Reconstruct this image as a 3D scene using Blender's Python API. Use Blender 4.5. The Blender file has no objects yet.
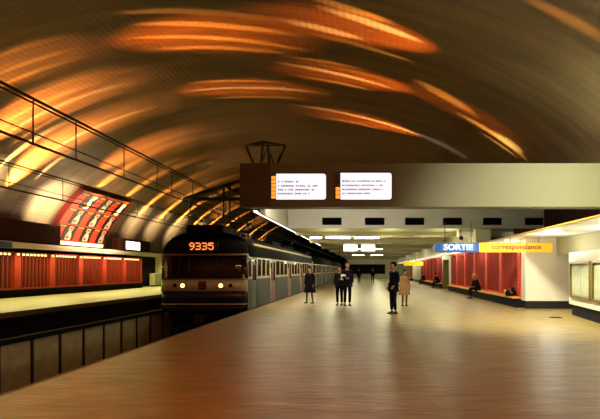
import bpy, bmesh, math, random
from mathutils import Vector, Matrix
random.seed(7)
C = bpy.context.scene.collection
PI = math.pi

# ------------------------------------------------------------------ helpers
def srgb(h):
    h = h.lstrip('#'); out = []
    for i in (0, 2, 4):
        c = int(h[i:i+2], 16)/255
        out.append(c/12.92 if c <= .04045 else ((c+.055)/1.055)**2.4)
    return (*out, 1)

def mat(name, col, rough=.6, metal=0., noise=.0, scale=8., bump=0., bscale=None, spec=.5, stretch=(1, 1, 1), coat=0.):
    m = bpy.data.materials.new(name); m.use_nodes = True
    nt = m.node_tree; b = nt.nodes['Principled BSDF']
    c = srgb(col) if isinstance(col, str) else (*col, 1)
    b.inputs['Base Color'].default_value = c
    b.inputs['Roughness'].default_value = rough
    b.inputs['Metallic'].default_value = metal
    b.inputs['Specular IOR Level'].default_value = spec
    b.inputs['Coat Weight'].default_value = coat
    if noise or bump:
        tc = nt.nodes.new('ShaderNodeTexCoord'); mp = nt.nodes.new('ShaderNodeMapping')
        mp.inputs['Scale'].default_value = stretch
        nt.links.new(tc.outputs['Object'], mp.inputs['Vector'])
        n = nt.nodes.new('ShaderNodeTexNoise'); n.inputs['Scale'].default_value = scale; n.inputs['Detail'].default_value = 5
        nt.links.new(mp.outputs[0], n.inputs['Vector'])
        if noise:
            r = nt.nodes.new('ShaderNodeValToRGB')
            r.color_ramp.elements[0].position = .3; r.color_ramp.elements[1].position = .7
            r.color_ramp.elements[0].color = tuple(max(0, x*(1-noise)) for x in c[:3]) + (1,)
            r.color_ramp.elements[1].color = tuple(min(1, x*(1+noise)) for x in c[:3]) + (1,)
            nt.links.new(n.outputs['Fac'], r.inputs['Fac']); nt.links.new(r.outputs['Color'], b.inputs['Base Color'])
        if bump:
            n2 = n
            if bscale:
                n2 = nt.nodes.new('ShaderNodeTexNoise'); n2.inputs['Scale'].default_value = bscale; n2.inputs['Detail'].default_value = 4
                nt.links.new(mp.outputs[0], n2.inputs['Vector'])
            bp = nt.nodes.new('ShaderNodeBump'); bp.inputs['Strength'].default_value = bump; bp.inputs['Distance'].default_value = .02
            nt.links.new(n2.outputs['Fac'], bp.inputs['Height']); nt.links.new(bp.outputs['Normal'], b.inputs['Normal'])
    return m

def emit(name, col, s):
    m = bpy.data.materials.new(name); m.use_nodes = True
    b = m.node_tree.nodes['Principled BSDF']; c = srgb(col)
    b.inputs['Base Color'].default_value = (.8, .8, .8, 1)
    b.inputs['Emission Color'].default_value = c; b.inputs['Emission Strength'].default_value = s
    return m

def emit_on(name, col, s):
    m = emit(name, col, s); m.node_tree.nodes['Principled BSDF'].inputs['Base Color'].default_value = srgb(col); return m
def glass(name, col, gloss=.12, rough=.03):
    m = bpy.data.materials.new(name); m.use_nodes = True; nt = m.node_tree; nt.nodes.clear()
    o = nt.nodes.new('ShaderNodeOutputMaterial'); mx = nt.nodes.new('ShaderNodeMixShader')
    t = nt.nodes.new('ShaderNodeBsdfTransparent'); g = nt.nodes.new('ShaderNodeBsdfGlossy')
    t.inputs['Color'].default_value = srgb(col); g.inputs['Roughness'].default_value = rough
    mx.inputs[0].default_value = gloss
    nt.links.new(t.outputs[0], mx.inputs[1]); nt.links.new(g.outputs[0], mx.inputs[2]); nt.links.new(mx.outputs[0], o.inputs[0])
    return m

class MB:
    """collects shapes for one mesh"""
    def __init__(s): s.v = []; s.f = []; s.sm = []
    def box(s, x0, x1, y0, y1, z0, z1):
        n = len(s.v)
        s.v += [(x, y, z) for z in (z0, z1) for y in (y0, y1) for x in (x0, x1)]
        for f in ((0, 2, 3, 1), (4, 5, 7, 6), (0, 1, 5, 4), (2, 6, 7, 3), (0, 4, 6, 2), (1, 3, 7, 5)):
            s.f.append(tuple(n+i for i in f)); s.sm.append(False)
        return s
    def rod(s, a, b, r, r2=None, n=8):
        a, b = Vector(a), Vector(b); d = (b-a).normalized(); r2 = r if r2 is None else r2
        u = d.orthogonal().normalized(); w = d.cross(u); k = len(s.v)
        for p, q in ((a, r), (b, r2)):
            for i in range(n):
                t = 2*PI*i/n; s.v.append(tuple(p+u*q*math.cos(t)+w*q*math.sin(t)))
        for i in range(n):
            j = (i+1) % n; s.f.append((k+i, k+j, k+n+j, k+n+i)); s.sm.append(True)
        s.f.append(tuple(k+i for i in reversed(range(n)))); s.sm.append(False)
        s.f.append(tuple(k+n+i for i in range(n))); s.sm.append(False)
        return s
    def path(s, pts, r, n=6):
        for a, b in zip(pts, pts[1:]): s.rod(a, b, r, n=n)
        return s
    def prism(s, poly, axis, a, b, smooth=False):
        """poly: 2D points (CCW) extruded along axis ('x','y','z') from a to b"""
        k = len(s.v); n = len(poly)
        for t in (a, b):
            for p, q in poly:
                s.v.append({'x': (t, p, q), 'y': (p, t, q), 'z': (p, q, t)}[axis])
        for i in range(n):
            j = (i+1) % n; s.f.append((k+i, k+j, k+n+j, k+n+i)); s.sm.append(smooth)
        s.f.append(tuple(k+i for i in reversed(range(n)))); s.sm.append(False)
        s.f.append(tuple(k+n+i for i in range(n))); s.sm.append(False)
        return s
    def loft(s, rings, closed=True, caps=True, smooth=True):
        k = len(s.v); n = len(rings[0])
        for r in rings: s.v += [tuple(p) for p in r]
        for a in range(len(rings)-1):
            for i in range(n if closed else n-1):
                j = (i+1) % n
                s.f.append((k+a*n+i, k+a*n+j, k+(a+1)*n+j, k+(a+1)*n+i)); s.sm.append(smooth)
        if caps:
            s.f.append(tuple(k+i for i in reversed(range(n)))); s.sm.append(False)
            s.f.append(tuple(k+(len(rings)-1)*n+i for i in range(n))); s.sm.append(False)
        return s
    def ball(s, c, rx, ry=None, rz=None, n=14, m=9, zmin=-1.):
        ry = ry or rx; rz = rz or rx
        rings = []
        for a in range(m+1):
            t = -PI/2 + PI*a/m
            zz = max(math.sin(t), zmin); rr = math.cos(t) if math.sin(t) >= zmin else math.sqrt(max(0, 1-zmin*zmin))*.98
            rr = max(rr, .02)
            rings.append([(c[0]+rx*rr*math.cos(2*PI*i/n), c[1]+ry*rr*math.sin(2*PI*i/n), c[2]+rz*zz) for i in range(n)])
        return s.loft(rings)
    def build(s, name, m, parent=None, bevel=0., loc=None, normals=True):
        me = bpy.data.meshes.new(name); me.from_pydata(s.v, [], s.f)
        me.polygons.foreach_set('use_smooth', s.sm)
        if normals:
            bm = bmesh.new(); bm.from_mesh(me); bmesh.ops.recalc_face_normals(bm, faces=bm.faces); bm.to_mesh(me); bm.free()
        me.materials.append(m); me.update()
        o = bpy.data.objects.new(name, me); C.objects.link(o)
        if parent: o.parent = parent
        if loc: o.location = loc
        if bevel:
            b = o.modifiers.new('bevel', 'BEVEL'); b.width = bevel; b.segments = 2; b.limit_method = 'ANGLE'
        return o

def tag(o, label, cat, group=None, kind=None):
    o['label'] = label; o['category'] = cat
    if group: o['group'] = group
    if kind: o['kind'] = kind
    return o
def thing(name, label, cat, loc=(0, 0, 0), rz=0, group=None):
    o = bpy.data.objects.new(name, None); C.objects.link(o); o.location = loc; o.rotation_euler = (0, 0, rz)
    o.empty_display_size = .2
    return tag(o, label, cat, group)
def struct(o): o['kind'] = 'structure'; return o
def copy_tree(o, parent=None):
    c = o.copy(); C.objects.link(c)
    if parent: c.parent = parent
    for ch in list(o.children): copy_tree(ch, c)
    return c
def text(body, size, name, m, parent, loc, rot, ext=.006, bold=0., sx=1., align='CENTER'):
    cu = bpy.data.curves.new(name, 'FONT'); cu.body = body; cu.size = size; cu.extrude = ext; cu.offset = bold
    cu.align_x = align; cu.align_y = 'CENTER'
    t = bpy.data.objects.new(name, cu); C.objects.link(t)
    dg = bpy.context.evaluated_depsgraph_get(); me = bpy.data.meshes.new_from_object(t.evaluated_get(dg))
    bpy.data.objects.remove(t); me.materials.clear(); me.materials.append(m)
    o = bpy.data.objects.new(name, me); C.objects.link(o); o.parent = parent
    o.location = loc; o.rotation_euler = rot; o.scale = (sx, 1, 1)
    return o
def area(name, loc, aim, sx, sy, power, col, spread=PI):
    l = bpy.data.lights.new(name, 'AREA'); l.shape = 'RECTANGLE'; l.size = sx; l.size_y = sy; l.energy = power; l.color = srgb(col)[:3]
    l.spread = spread
    o = bpy.data.objects.new(name, l); C.objects.link(o); o.location = loc
    z = -(Vector(aim)-Vector(loc)).normalized()      # local y (sy) runs along the tunnel unless the lamp faces along it
    if abs(z.y) < .7: y = Vector((0, 1, 0)); x = y.cross(z).normalized(); y = z.cross(x)
    else: x = Vector((1, 0, 0)); y = z.cross(x).normalized(); x = y.cross(z)
    o.rotation_euler = Matrix(((x.x, y.x, z.x), (x.y, y.y, z.y), (x.z, y.z, z.z))).to_euler(); return o

# ------------------------------------------------------------------ materials
M = {}
M['floor'] = None
M['platform'] = mat('pale_platform_paving', '#989064', .45, noise=.08, scale=2)
M['edge'] = mat('platform_lip_concrete', '#5a4630', .7, noise=.1)
M['pit'] = mat('dark_ballast', '#15120f', .95, noise=.4, scale=30, bump=.6)
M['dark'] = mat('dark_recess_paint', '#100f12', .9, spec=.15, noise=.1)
M['black'] = mat('black_steel', '#0b0a0c', .5)
M['panelgrey'] = mat('olive_concrete_panel', '#a39e76', .7, noise=.16, scale=3)
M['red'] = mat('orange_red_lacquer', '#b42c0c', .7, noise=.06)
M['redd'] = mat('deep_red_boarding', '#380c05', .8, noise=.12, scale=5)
M['slat'] = mat('red_slat_lacquer', '#8e240e', .8)
M['cream'] = mat('cream_enamel_wall', '#cfc8b0', .5, noise=.04, scale=1.5)
M['white'] = mat('white_canopy_paint', '#e6e6da', .5)
M['grey'] = mat('grey_beige_cladding', '#8f8a76', .55, noise=.05, scale=.6)
M['gantry'] = mat('painted_gantry_steel', '#605b42', .6, noise=.05, scale=.5)
M['gantryd'] = mat('dark_brown_gantry', '#3a2a20', .5)
M['brown'] = mat('dark_brown_fascia', '#2a140c', .9, noise=.08, spec=.1)
M['ceil'] = mat('ceiling_paint', '#aaa580', .6, noise=.06, scale=.7)
M['ceilbeam'] = mat('ceiling_beam_paint', '#96906e', .6)
M['blue'] = mat('blue_sign_enamel', '#1450a4', .4)
M['yellow'] = mat('yellow_sign_enamel', '#f2c81c', .4)
M['redtext'] = mat('dark_orange_lettering', '#8a3406', .5)
M['gold'] = mat('brass_frame', '#7d6c34', .35, metal=.6)
M['bench'] = mat('ochre_bench_edge', '#c98a2c', .5)
M['train'] = mat('train_navy_paint', '#1d2230', .35, noise=.05)
M['trainlow'] = mat('train_blue_grey_panel', '#16171d', .65, noise=.05)
M['trainroof'] = mat('train_dark_roof', '#0b0908', .85, spec=.1)
M['silver'] = mat('train_silver_band', '#c2ba9a', .4, metal=.15)
M['pale'] = mat('train_pale_metal', '#8c8260', .4, metal=.2)
M['door'] = mat('train_door_glow_paint', '#5e2612', .4)  # orange leaf colour stands in for warm interior light at the doors
M['int'] = mat('train_interior_laminate', '#8a5a38', .6)
M['seat'] = mat('train_seat_vinyl', '#7c2c18', .6)
M['glass'] = glass('train_window_glass', '#b8a890', .10)
M['wind'] = glass('windshield_glass', '#b8a49a', .07)
M['paneglass'] = glass('display_glass', '#f0f0ea', .05)
M['tube'] = emit('fluorescent_tube_glow', '#fff6dc', 14)
M['strip'] = emit('edge_strip_glow', '#fff4dc', 2.5)
M['screen'] = emit_on('white_lit_screen', '#eef2ff', .72)
M['screen2'] = emit('white_lit_panel', '#fffbe6', 3)
M['amber'] = emit_on('amber_lamp_glow', '#ff9030', 1.0)
M['digits'] = emit('orange_number_glow', '#ff7a34', 2.)
M['head'] = emit('headlamp_glow', '#ffd488', 1.6)
M['traintube'] = emit('train_ceiling_glow', '#ffc070', 5)
M['slotlight'] = emit('header_light_glow', '#ffe08a', 1.6)
M['text'] = mat('screen_lettering', '#2c2c2a', .6)
M['whitep'] = mat('white_letter', '#f0f4ff', .5)

# floor of worn sheet flooring
m = mat('worn_floor', '#84703c', .34, noise=.3, scale=3.2, bump=.5, bscale=7, stretch=(.5, 1.6, 1)); M['floor'] = m
nt = m.node_tree; b = nt.nodes['Principled BSDF']
n = nt.nodes.new('ShaderNodeTexNoise'); n.inputs['Scale'].default_value = 2.2; n.inputs['Detail'].default_value = 6
tc = nt.nodes.new('ShaderNodeTexCoord'); mp = nt.nodes.new('ShaderNodeMapping'); mp.inputs['Scale'].default_value = (.35, 2.2, 1)
r = nt.nodes.new('ShaderNodeMapRange'); r.inputs['To Min'].default_value = .26; r.inputs['To Max'].default_value = .52
nt.links.new(tc.outputs['Object'], mp.inputs[0]); nt.links.new(mp.outputs[0], n.inputs['Vector'])
nt.links.new(n.outputs['Fac'], r.inputs['Value']); nt.links.new(r.outputs[0], b.inputs['Roughness'])

# vault: warm coloured ribbed metal panels
def vault_mat():
    m = bpy.data.materials.new('ribbed_bronze_vault'); m.use_nodes = True
    nt = m.node_tree; b = nt.nodes['Principled BSDF']
    b.inputs['Roughness'].default_value = .5; b.inputs['Specular IOR Level'].default_value = .5
    uv = nt.nodes.new('ShaderNodeUVMap'); uv.uv_map = 'arc'
    sp = nt.nodes.new('ShaderNodeSeparateXYZ'); nt.links.new(uv.outputs[0], sp.inputs[0])
    def wave(out, freq):
        a = nt.nodes.new('ShaderNodeMath'); a.operation = 'MULTIPLY'; a.inputs[1].default_value = freq*2*PI; nt.links.new(out, a.inputs[0])
        s = nt.nodes.new('ShaderNodeMath'); s.operation = 'SINE'; nt.links.new(a.outputs[0], s.inputs[0]); return s.outputs[0]
    w1 = wave(sp.outputs[0], 4.)       # slats that run along the tunnel
    w2 = wave(sp.outputs[1], 3.1)       # bars that run over the arch
    ad = nt.nodes.new('ShaderNodeMath'); ad.operation = 'MULTIPLY_ADD'; ad.inputs[1].default_value = 1.1
    nt.links.new(w1, ad.inputs[0]); nt.links.new(w2, ad.inputs[2])
    bp = nt.nodes.new('ShaderNodeBump'); bp.inputs['Strength'].default_value = .16; bp.inputs['Distance'].default_value = .02
    nt.links.new(ad.outputs[0], bp.inputs['Height']); nt.links.new(bp.outputs[0], b.inputs['Normal'])
    mp = nt.nodes.new('ShaderNodeMapping'); mp.inputs['Scale'].default_value = (.16, 1.1, 1); nt.links.new(uv.outputs[0], mp.inputs[0])
    n = nt.nodes.new('ShaderNodeTexNoise'); n.inputs['Scale'].default_value = 1.; n.inputs['Detail'].default_value = 6; n.inputs['Roughness'].default_value = .6
    nt.links.new(mp.outputs[0], n.inputs['Vector'])
    r = nt.nodes.new('ShaderNodeValToRGB'); r.color_ramp.elements[0].position = .3; r.color_ramp.elements[1].position = .72
    r.color_ramp.elements[0].color = srgb('#5c4e38'); r.color_ramp.elements[1].color = srgb('#8f7a58')
    nt.links.new(n.outputs['Fac'], r.inputs[0]); nt.links.new(r.outputs[0], b.inputs['Base Color'])
    return m
M['vault'] = vault_mat()

# ------------------------------------------------------------------ the setting
VX, VZ, VA, VB = -6., 1.8, 15., 9.2          # vault ellipse: centre and half axes
def vp(th, y, off=0.):
    t = math.radians(th)
    return Vector((VX+((VA if math.cos(t) < 0 else VA+1.7)-off)*math.cos(t), y, VZ+(VB-off)*math.sin(t)))
def build_vault():
    me = bpy.data.meshes.new('ceiling'); N = 120; th0, th1 = 6, 174
    ys = [-16+4*i for i in range(38)]
    vs, fs, arc = [], [], []; s = 0; prev = None
    for i in range(N+1):
        p = vp(th0+(th1-th0)*i/N, 0)
        if prev is not None: s += (p-prev).length
        prev = p; arc.append(s)
    for y in ys:
        for i in range(N+1): vs.append(tuple(vp(th0+(th1-th0)*i/N, y)))
    for j in range(len(ys)-1):
        for i in range(N):
            a = j*(N+1)+i; fs.append((a, a+1, a+N+2, a+N+1))
    me.from_pydata(vs, [], fs); uvl = me.uv_layers.new(name='arc')
    for p in me.polygons:
        p.use_smooth = True
        for li in p.loop_indices:
            v = me.loops[li].vertex_index; uvl.data[li].uv = (arc[v % (N+1)], vs[v][1])
    me.materials.append(M['vault'])
    o = bpy.data.objects.new('ceiling', me); C.objects.link(o)
    sol = o.modifiers.new('thick', 'SOLIDIFY'); sol.thickness = .25; sol.offset = -1
    return struct(o)
vault = build_vault()
FAR = 118
struct(MB().box(-4.36, 10, -12, FAR, -.12, 0).build('floor', M['floor']))
struct(MB().box(-4.45, -4.36, -12, FAR, -.14, 0).build('trim_1', M['edge']))
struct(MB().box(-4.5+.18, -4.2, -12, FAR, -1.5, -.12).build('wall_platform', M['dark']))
struct(MB().box(-13.1, -4.3, -12, FAR, -1.5, -1.32).build('floor_track', M['pit']))
struct(MB().box(-22, -12.8, -12, FAR, -.16, 0).build('floor_left', M['platform']))
struct(MB().box(-12.8, -12.74, -12, FAR, -.2, -.005).build('trim_2', M['edge']))
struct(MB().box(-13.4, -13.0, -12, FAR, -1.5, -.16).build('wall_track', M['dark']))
struct(MB().box(-20.6, -20.3, -12, FAR, 0, 3.2).build('wall_left', M['dark']))
struct(MB().box(8.9, 9.15, -12, FAR, 0, 3.6).build('wall_right', M['cream']))
struct(MB().box(-21.5, 9.3, FAR, FAR+.3, -1.5, 11.5).build('wall_back', M['dark']))
# left canopy over the far platform
struct(MB().box(-20.3, -19.3, -12, 60, 2.72, 2.84).build('ceiling_left', M['white']))
struct(MB().box(-20.3, -19.15, -12, 60, 2.84, 3.02).build('trim_3', M['white']))
# concourse ceiling beyond the gantry
struct(MB().box(-4.0, 6.2, 28.26, FAR, 3.6, 3.8).build('ceiling_low', M['ceil']))
struct(MB().box(-4.0, 8.9, 20.8, 28.0, 4.72, 4.8).build('ceiling_upper', M['ceil']))
struct(MB().box(-4.08, -4.0, 20.8, FAR, 3.62, 5.2).build('wall_edge', M['grey']))
# vented bulkhead, six dark slots cut in its face
def bulkhead():
    slots = [-2.3, -.15, 1.85, 3.75, 5.75, 7.85]; w = .98
    mb = MB(); y0, y1 = 28.0, 28.25; z0, z1 = 3.58, 5.3; s0, s1 = 3.75, 4.12
    xs = [-4.0]
    for s in slots: xs += [s, s+w]
    xs.append(8.9)
    mb.box(-4.0, 8.9, y0, y1, z0, s0); mb.box(-4.0, 8.9, y0, y1, s1, z1)
    for a, b_ in zip(xs[0::2], xs[1::2]): mb.box(a, b_, y0, y1, s0, s1)
    t = struct(mb.build('wall_bulkhead', M['grey']))
    k = MB()
    for s in slots: k.box(s-.05, s+w+.05, y1+.005, y1+.1, s0-.05, s1+.05)
    for s in slots:
        for q in range(3): k.box(s, s+w, y1-.1, y1-.02, s0+.05+q*.12, s0+.07+q*.12)
    k.build('vent', mat('vent_black', '#030303', .95, spec=.05), t)
bulkhead()
k = 1
for y, d in ((31, .16), (38.5, .22), (48, .25), (58, .2), (70, .2), (84, .2), (98, .2)):
    struct(MB().box(-4.0, 6.2, y, y+.7, 3.6-d, 3.62).build('beam_%d' % k, M['ceilbeam'])); k += 1
# right canopy
t = thing('trough_light', 'long pale glowing trough light under the edge of the right canopy', 'light', (5.46, 22.35, 2.645))
MB().box(0, .62, 0, 80, 0, .05).build('diffuser', emit('trough_diffuser_glow', '#fff4d0', .62), t); MB().box(-.02, .0, 0, 80, -.01, .07).box(.62, .64, 0, 80, -.01, .07).build('housing', M['white'], t)
struct(MB().box(5.4, 8.9, 4, FAR, 2.73, 2.79).build('ceiling_right', M['white']))
struct(MB().box(8.8, 8.9, 20.8, 28.0, 2.80, 4.72).build('wall_side_shade', M['brown']))  # brown colour paints in the shadow at the bulkhead's right end
struct(MB().box(5.37, 5.40, 4, FAR, 2.745, 2.79).build('trim_4', mat('ochre_trim', '#b8902c', .6)))
struct(MB().box(5.44, 6.2, 28.3, FAR, 2.79, 3.62).build('wall_upper', M['ceil']))
# end wall of the concourse
wf = struct(MB().box(-4.0, 8.9, 108, 108.3, 0, 3.6).build('wall_far', M['cream']))
MB().box(-4.0, 3.3, 107.7, 108, .75, 2.6).build('dark_opening', M['dark'], wf)

# ------------------------------------------------------------------ divider between the tracks
div = thing('track_divider', 'low wall of olive panels and dark posts between the two tracks', 'divider', (-8.3, 0, -1.32))
MB().box(-.05, .12, 6, FAR, 1.12, 1.24).build('coping', M['dark'], div)
y = 13.7-1.24*5
for i in range(30):
    MB().box(-.0, .07, y+.04, y+1.2, .02, 1.12).build('panel', M['panelgrey'], div)
    MB().box(-.03, .1, y-.045, y+.045, 0, 1.14).build('post', M['black'], div)
    y += 1.24
# rails
for j, (cx, nm) in enumerate(((-6.075, 'near'), (-10.9, 'far'))):
    for s in (-.72, .72):
        o = MB().prism([(-.07, 0), (.07, 0), (.02, .03), (.035, .15), (-.035, .15), (-.02, .03)], 'y', 6, FAR).build('rail', M['black'], loc=(cx+s, 0, -1.32))
        side = 'right' if s > 0 else 'left'
        tag(o, '%s steel rail of the %s' % (side, 'track under the train' if j == 0 else 'empty track beside the far platform'), 'rail')

# ------------------------------------------------------------------ red slatted bays
def bay(length, height, facing, wide, nsl):
    """origin at bay start, back wall at x=0, open side towards +x (facing=1) or -x (facing=-1)"""
    t = bpy.data.objects.new('slatted_bay', None); C.objects.link(t)
    f = facing
    def bx(mb, a, b_, *r): return mb.box(min(a*f, b_*f), max(a*f, b_*f), *r)
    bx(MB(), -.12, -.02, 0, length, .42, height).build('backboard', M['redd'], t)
    s = MB(); p = (length-wide)/nsl
    for i in range(nsl):
        yy = wide+p*(i+.5)
        bx(s, -.02, .10, yy-.035, yy+.035, .5, height-.12)
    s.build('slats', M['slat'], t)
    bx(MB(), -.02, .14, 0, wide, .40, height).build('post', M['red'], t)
    bx(MB(), -.02, .12, wide, length, .42, .50).build('bottom_rail', M['red'], t)
    if f > 0:
        for i in range(nsl-1): MB().box(.02, .09, wide+p*(i+.5)+.13, wide+p*(i+1.5)-.1, height-.14, height-.03).build('header_light', M['slotlight'], t)
        MB().box(.15, .17, .18, .38, height-.14, height-.03).build('header_light', M['slotlight'], t)
    bx(MB(), -.02, .1, wide, length, height-.02, height+.06).build('header', M['red'], t)
    bx(MB(), -.02, .44, 0, length, .36, .43).build('bench', M['bench'] if f < 0 else M['dark'], t)
    bx(MB(), -.02, .3, 0, length, 0, .36).build('plinth', M['dark'], t)
    return t
lb = bay(3.4, 2.45, 1, .55, 8)
order = ['nearest', 'second', 'third', 'fourth', 'fifth', 'farthest']
for i in range(6):
    o = lb if i == 0 else copy_tree(lb)
    o.location = (-19.5, 27.3+3.4*i, 0)
    tag(o, ['red slatted bay of the far platform cut by the left edge of the photo',
            'red slatted bay of the far platform, first full one from the left',
            'red slatted bay of the far platform below the left edge of the posters',
            'red slatted bay of the far platform right under the middle of the posters',
            'red slatted bay of the far platform, second from its right end',
            'red slatted bay at the right end of the row beside the dark opening'][i], 'wall bay', 'red bays along the far platform')
e = MB().box(-.02, .16, 0, .2, 0, 2.5).build('end_post', M['red'], loc=(-19.5, 27.3+3.4*6, 0)); tag(e, 'narrow red end post closing the far platform bays', 'post')
rb = bay(3.15, 2.55, -1, .42, 7)
rl = ['red slatted bay with bench nearest the cream wall block, reclining person on its bench',
      'red slatted bay with bench, second from the cream wall block',
      'red slatted bay with bench behind the hunched seated person',
      'red slatted bay with bench, fourth from the cream wall block',
      'red slatted bay with bench, fifth from the cream wall block',
      'red slatted bay with bench beside the near jamb of the dark doorway',
      'red slatted bay just beyond the dark doorway', 'red slatted bay, second beyond the dark doorway', 'red slatted bay, third beyond the dark doorway',
      'red slatted bay, fourth beyond the dark doorway', 'red slatted bay, fifth beyond the dark doorway', 'red slatted bay next to the distant cream block']
ys = [22.3+3.15*i for i in range(6)]+[45.6+3.15*i for i in range(6)]
for i, yy in enumerate(ys):
    o = rb if i == 0 else copy_tree(rb)
    o.location = (6.2, yy, 0); tag(o, rl[i], 'wall bay', 'red bays along the right wall')
# doorway between the bays
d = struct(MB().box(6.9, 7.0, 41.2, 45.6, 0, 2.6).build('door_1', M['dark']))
MB().box(6.05, 6.9, 41.2, 41.9, 0, 2.6).build('jamb', M['cream'], d)
MB().box(6.05, 6.9, 45.1, 45.6, 0, 2.6).build('jamb', M['gold'], d)
MB().box(6.0, 6.2, 41.9, 45.1, 2.3, 2.6).build('lintel', M['cream'], d)
# cream wall blocks
def block(y0, y1, x0, x1, label):
    t = thing('wall_block', label, 'wall block', (x0, y0, 0))
    MB().box(0, x1-x0, 0, y1-y0, .3, 2.73).build('cladding', M['cream'], t)
    MB().box(.05, x1-x0, .04, y1-y0, 0, .3).build('plinth', M['black'], t)
    return t
block(21.7, 22.3, 6.1, 8.9, 'cream wall block on a black plinth closing the red bays, beside the ticket booth')
block(64.5, 77, 6.13, 6.8, 'distant cream wall block beyond the red bays under a yellow sign')
o = bay(3.15, 2.55, -1, .42, 7); o.location = (6.2, 77.3, 0); tag(o, 'small distant red bay beyond the distant cream block', 'wall bay', 'red bays along the right wall')

# ------------------------------------------------------------------ booth at the right edge
bo = thing('booth', 'cream booth on a black plinth with glazed cases at right edge', 'booth', (6.78, 18.9, 0), math.radians(0))
ang = math.atan2(6.10-6.78, 18.9-13.2)   # the face turns a little towards the platform
bo.rotation_euler.z = ang
L = 5.8     # along -y local
MB().box(0, 2.0, -L, 0, .36, 2.08).build('body', M['cream'], bo, bevel=.02)
MB().box(.08, 2.0, -L+.05, -.1, 0, .36).build('plinth', M['dark'], bo)
def case(y0, y1):
    w = MB(); z0, z1 = .6, 1.76
    w.box(-.07, 0, y0, y1, z1-.07, z1); w.box(-.07, 0, y0, y1, z0, z0+.07); w.box(-.07, 0, y0, y0+.06, z0, z1); w.box(-.07, 0, y1-.06, y1, z0, z1)
    c = w.build('display_case', M['gold'], bo)
    g = MB().box(-.045, -.035, y0+.06, y1-.06, z0+.07, z1-.07).build('pane', M['paneglass'], c)
    q = MB(); n = 2
    for i in range(n):
        a = y0+.1+(y1-y0-.2)*i/n; q.box(-.015, -.003, a+.04, a+(y1-y0-.2)/n-.04, z0+.12, z1-.12)
    q.build('notice_sheet', mat('pale_paper', '#d6dcc4', .8, noise=.12, scale=6), c)
case(-2.75, -.35); case(-5.4, -2.95)
MB().box(7.3, 7.34, 9, 21.7, 2.1, 2.72).build('trim_5', M['ceil'])['kind'] = 'structure'
gr = MB()
gr.box(-.18, .18, -.12, .12, 0, .012)
for i in range(5): gr.box(-.16, .16, -.1+i*.045, -.085+i*.045, .012, .02)
tag(gr.build('floor_hatch', M['black'], loc=(5.9, 17.6, 0)), 'small dark hatch plate in the floor before the booth', 'hatch')

# ------------------------------------------------------------------ gantry with the two train indicators
ga = thing('indicator_gantry', 'long grey-brown box beam spanning the platform with lit indicators', 'gantry', (0, 20, 0))
MB().box(-4.57, 8.9, 0, .75, 3.75, 5.32).build('beam', M['gantry'], ga, bevel=.02)
MB().box(-4.58, -3.5, -.015, 0, 3.77, 5.30).build('end_shade_panel', M['gantryd'], ga)  # thin dark sheet paints the dim left end of the beam
def indicator(x0, x1, z0, z1, lampsoff, seed):
    rnd = random.Random(seed); r = .09; w = x1-x0; h = z1-z0
    pts = []
    for cx, cz, a in ((x1-r, z0+r, -90), (x1-r, z1-r, 0), (x0+r, z1-r, 90), (x0+r, z0+r, 180)):
        for q in range(5):
            t = math.radians(a+22.5*q); pts.append((cx+r*math.cos(t), cz+r*math.sin(t)))
    big = [((p-(x0+x1)/2)*(w+.08)/w+(x0+x1)/2, (q-(z0+z1)/2)*(h+.08)/h+(z0+z1)/2) for p, q in pts]
    fr = MB().prism(big, 'y', -.04, 0).build('indicator', M['gantryd'], ga)
    MB().prism([(max(p, x0+.19), q) for p, q in pts], 'y', -.055, -.02).build('screen', M['screen'], fr)
    a, c = MB(), MB(); n = 6
    for i in range(n):
        zz = z1-.06-(h-.1)*(i+1)/n
        (c if i < lampsoff else a).box(x0+.02, x0+.17, -.055, -.02, zz, zz+(h-.1)/n-.025)
    a.build('lamp_column', M['amber'], fr)
    if lampsoff: c.build('unlit_lamps', M['black'], fr)
    t = MB()
    for li, (zz, wid) in enumerate(((.60, .45 if not lampsoff else .93), (.46, .85), (.33, .8 if not lampsoff else .9), (.20, .7 if not lampsoff else .6))):
        x = x0+.26
        while x < x0+.22+(w-.3)*wid:
            q = rnd.choice((.03, .04, .05, .025)); zc = z0+h*zz/.78*.9
            for st in range(rnd.choice((1, 2, 2))):
                t.box(x+st*q*.5, x+st*q*.5+.018, -.062, -.054, zc-.028, zc+.028)
            t.box(x, x+q, -.062, -.054, zc-.03, zc+rnd.choice((0, .02, -.005)))
            x += q+.025+(.06 if rnd.random() < .18 else 0)
    t.build('lettering', M['text'], fr)
indicator(-3.46, -1.50, 4.01, 4.93, 0, 3)
indicator(-1.17, .84, 4.01, 4.96, 3, 5)
# steel frame on top of the gantry
sf = thing('steel_frame', 'open black steel frame flaring upward on top of the gantry beam', 'frame', (-3.73, 20.4, 5.37))
q = MB(); top = [(-.72, 0, .66), (0, -.5, .70), (.72, 0, .66), (0, .5, .88)]
bot = [(-.45, 0, 0), (-.12, -.2, 0), (.42, 0, 0), (.1, .2, 0)]
for i in range(4): q.rod(top[i], top[(i+1) % 4], .042)
for i in range(4): q.rod(bot[i], top[i], .045)
q.rod((-.12, -.2, 0), (.14, 0, .78), .025).rod((.3, 0, 0), (0, .1, .78), .025).rod((-.72, 0, .66), (.72, 0, .66), .02)
q.build('frame_bars', M['black'], sf)
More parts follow.
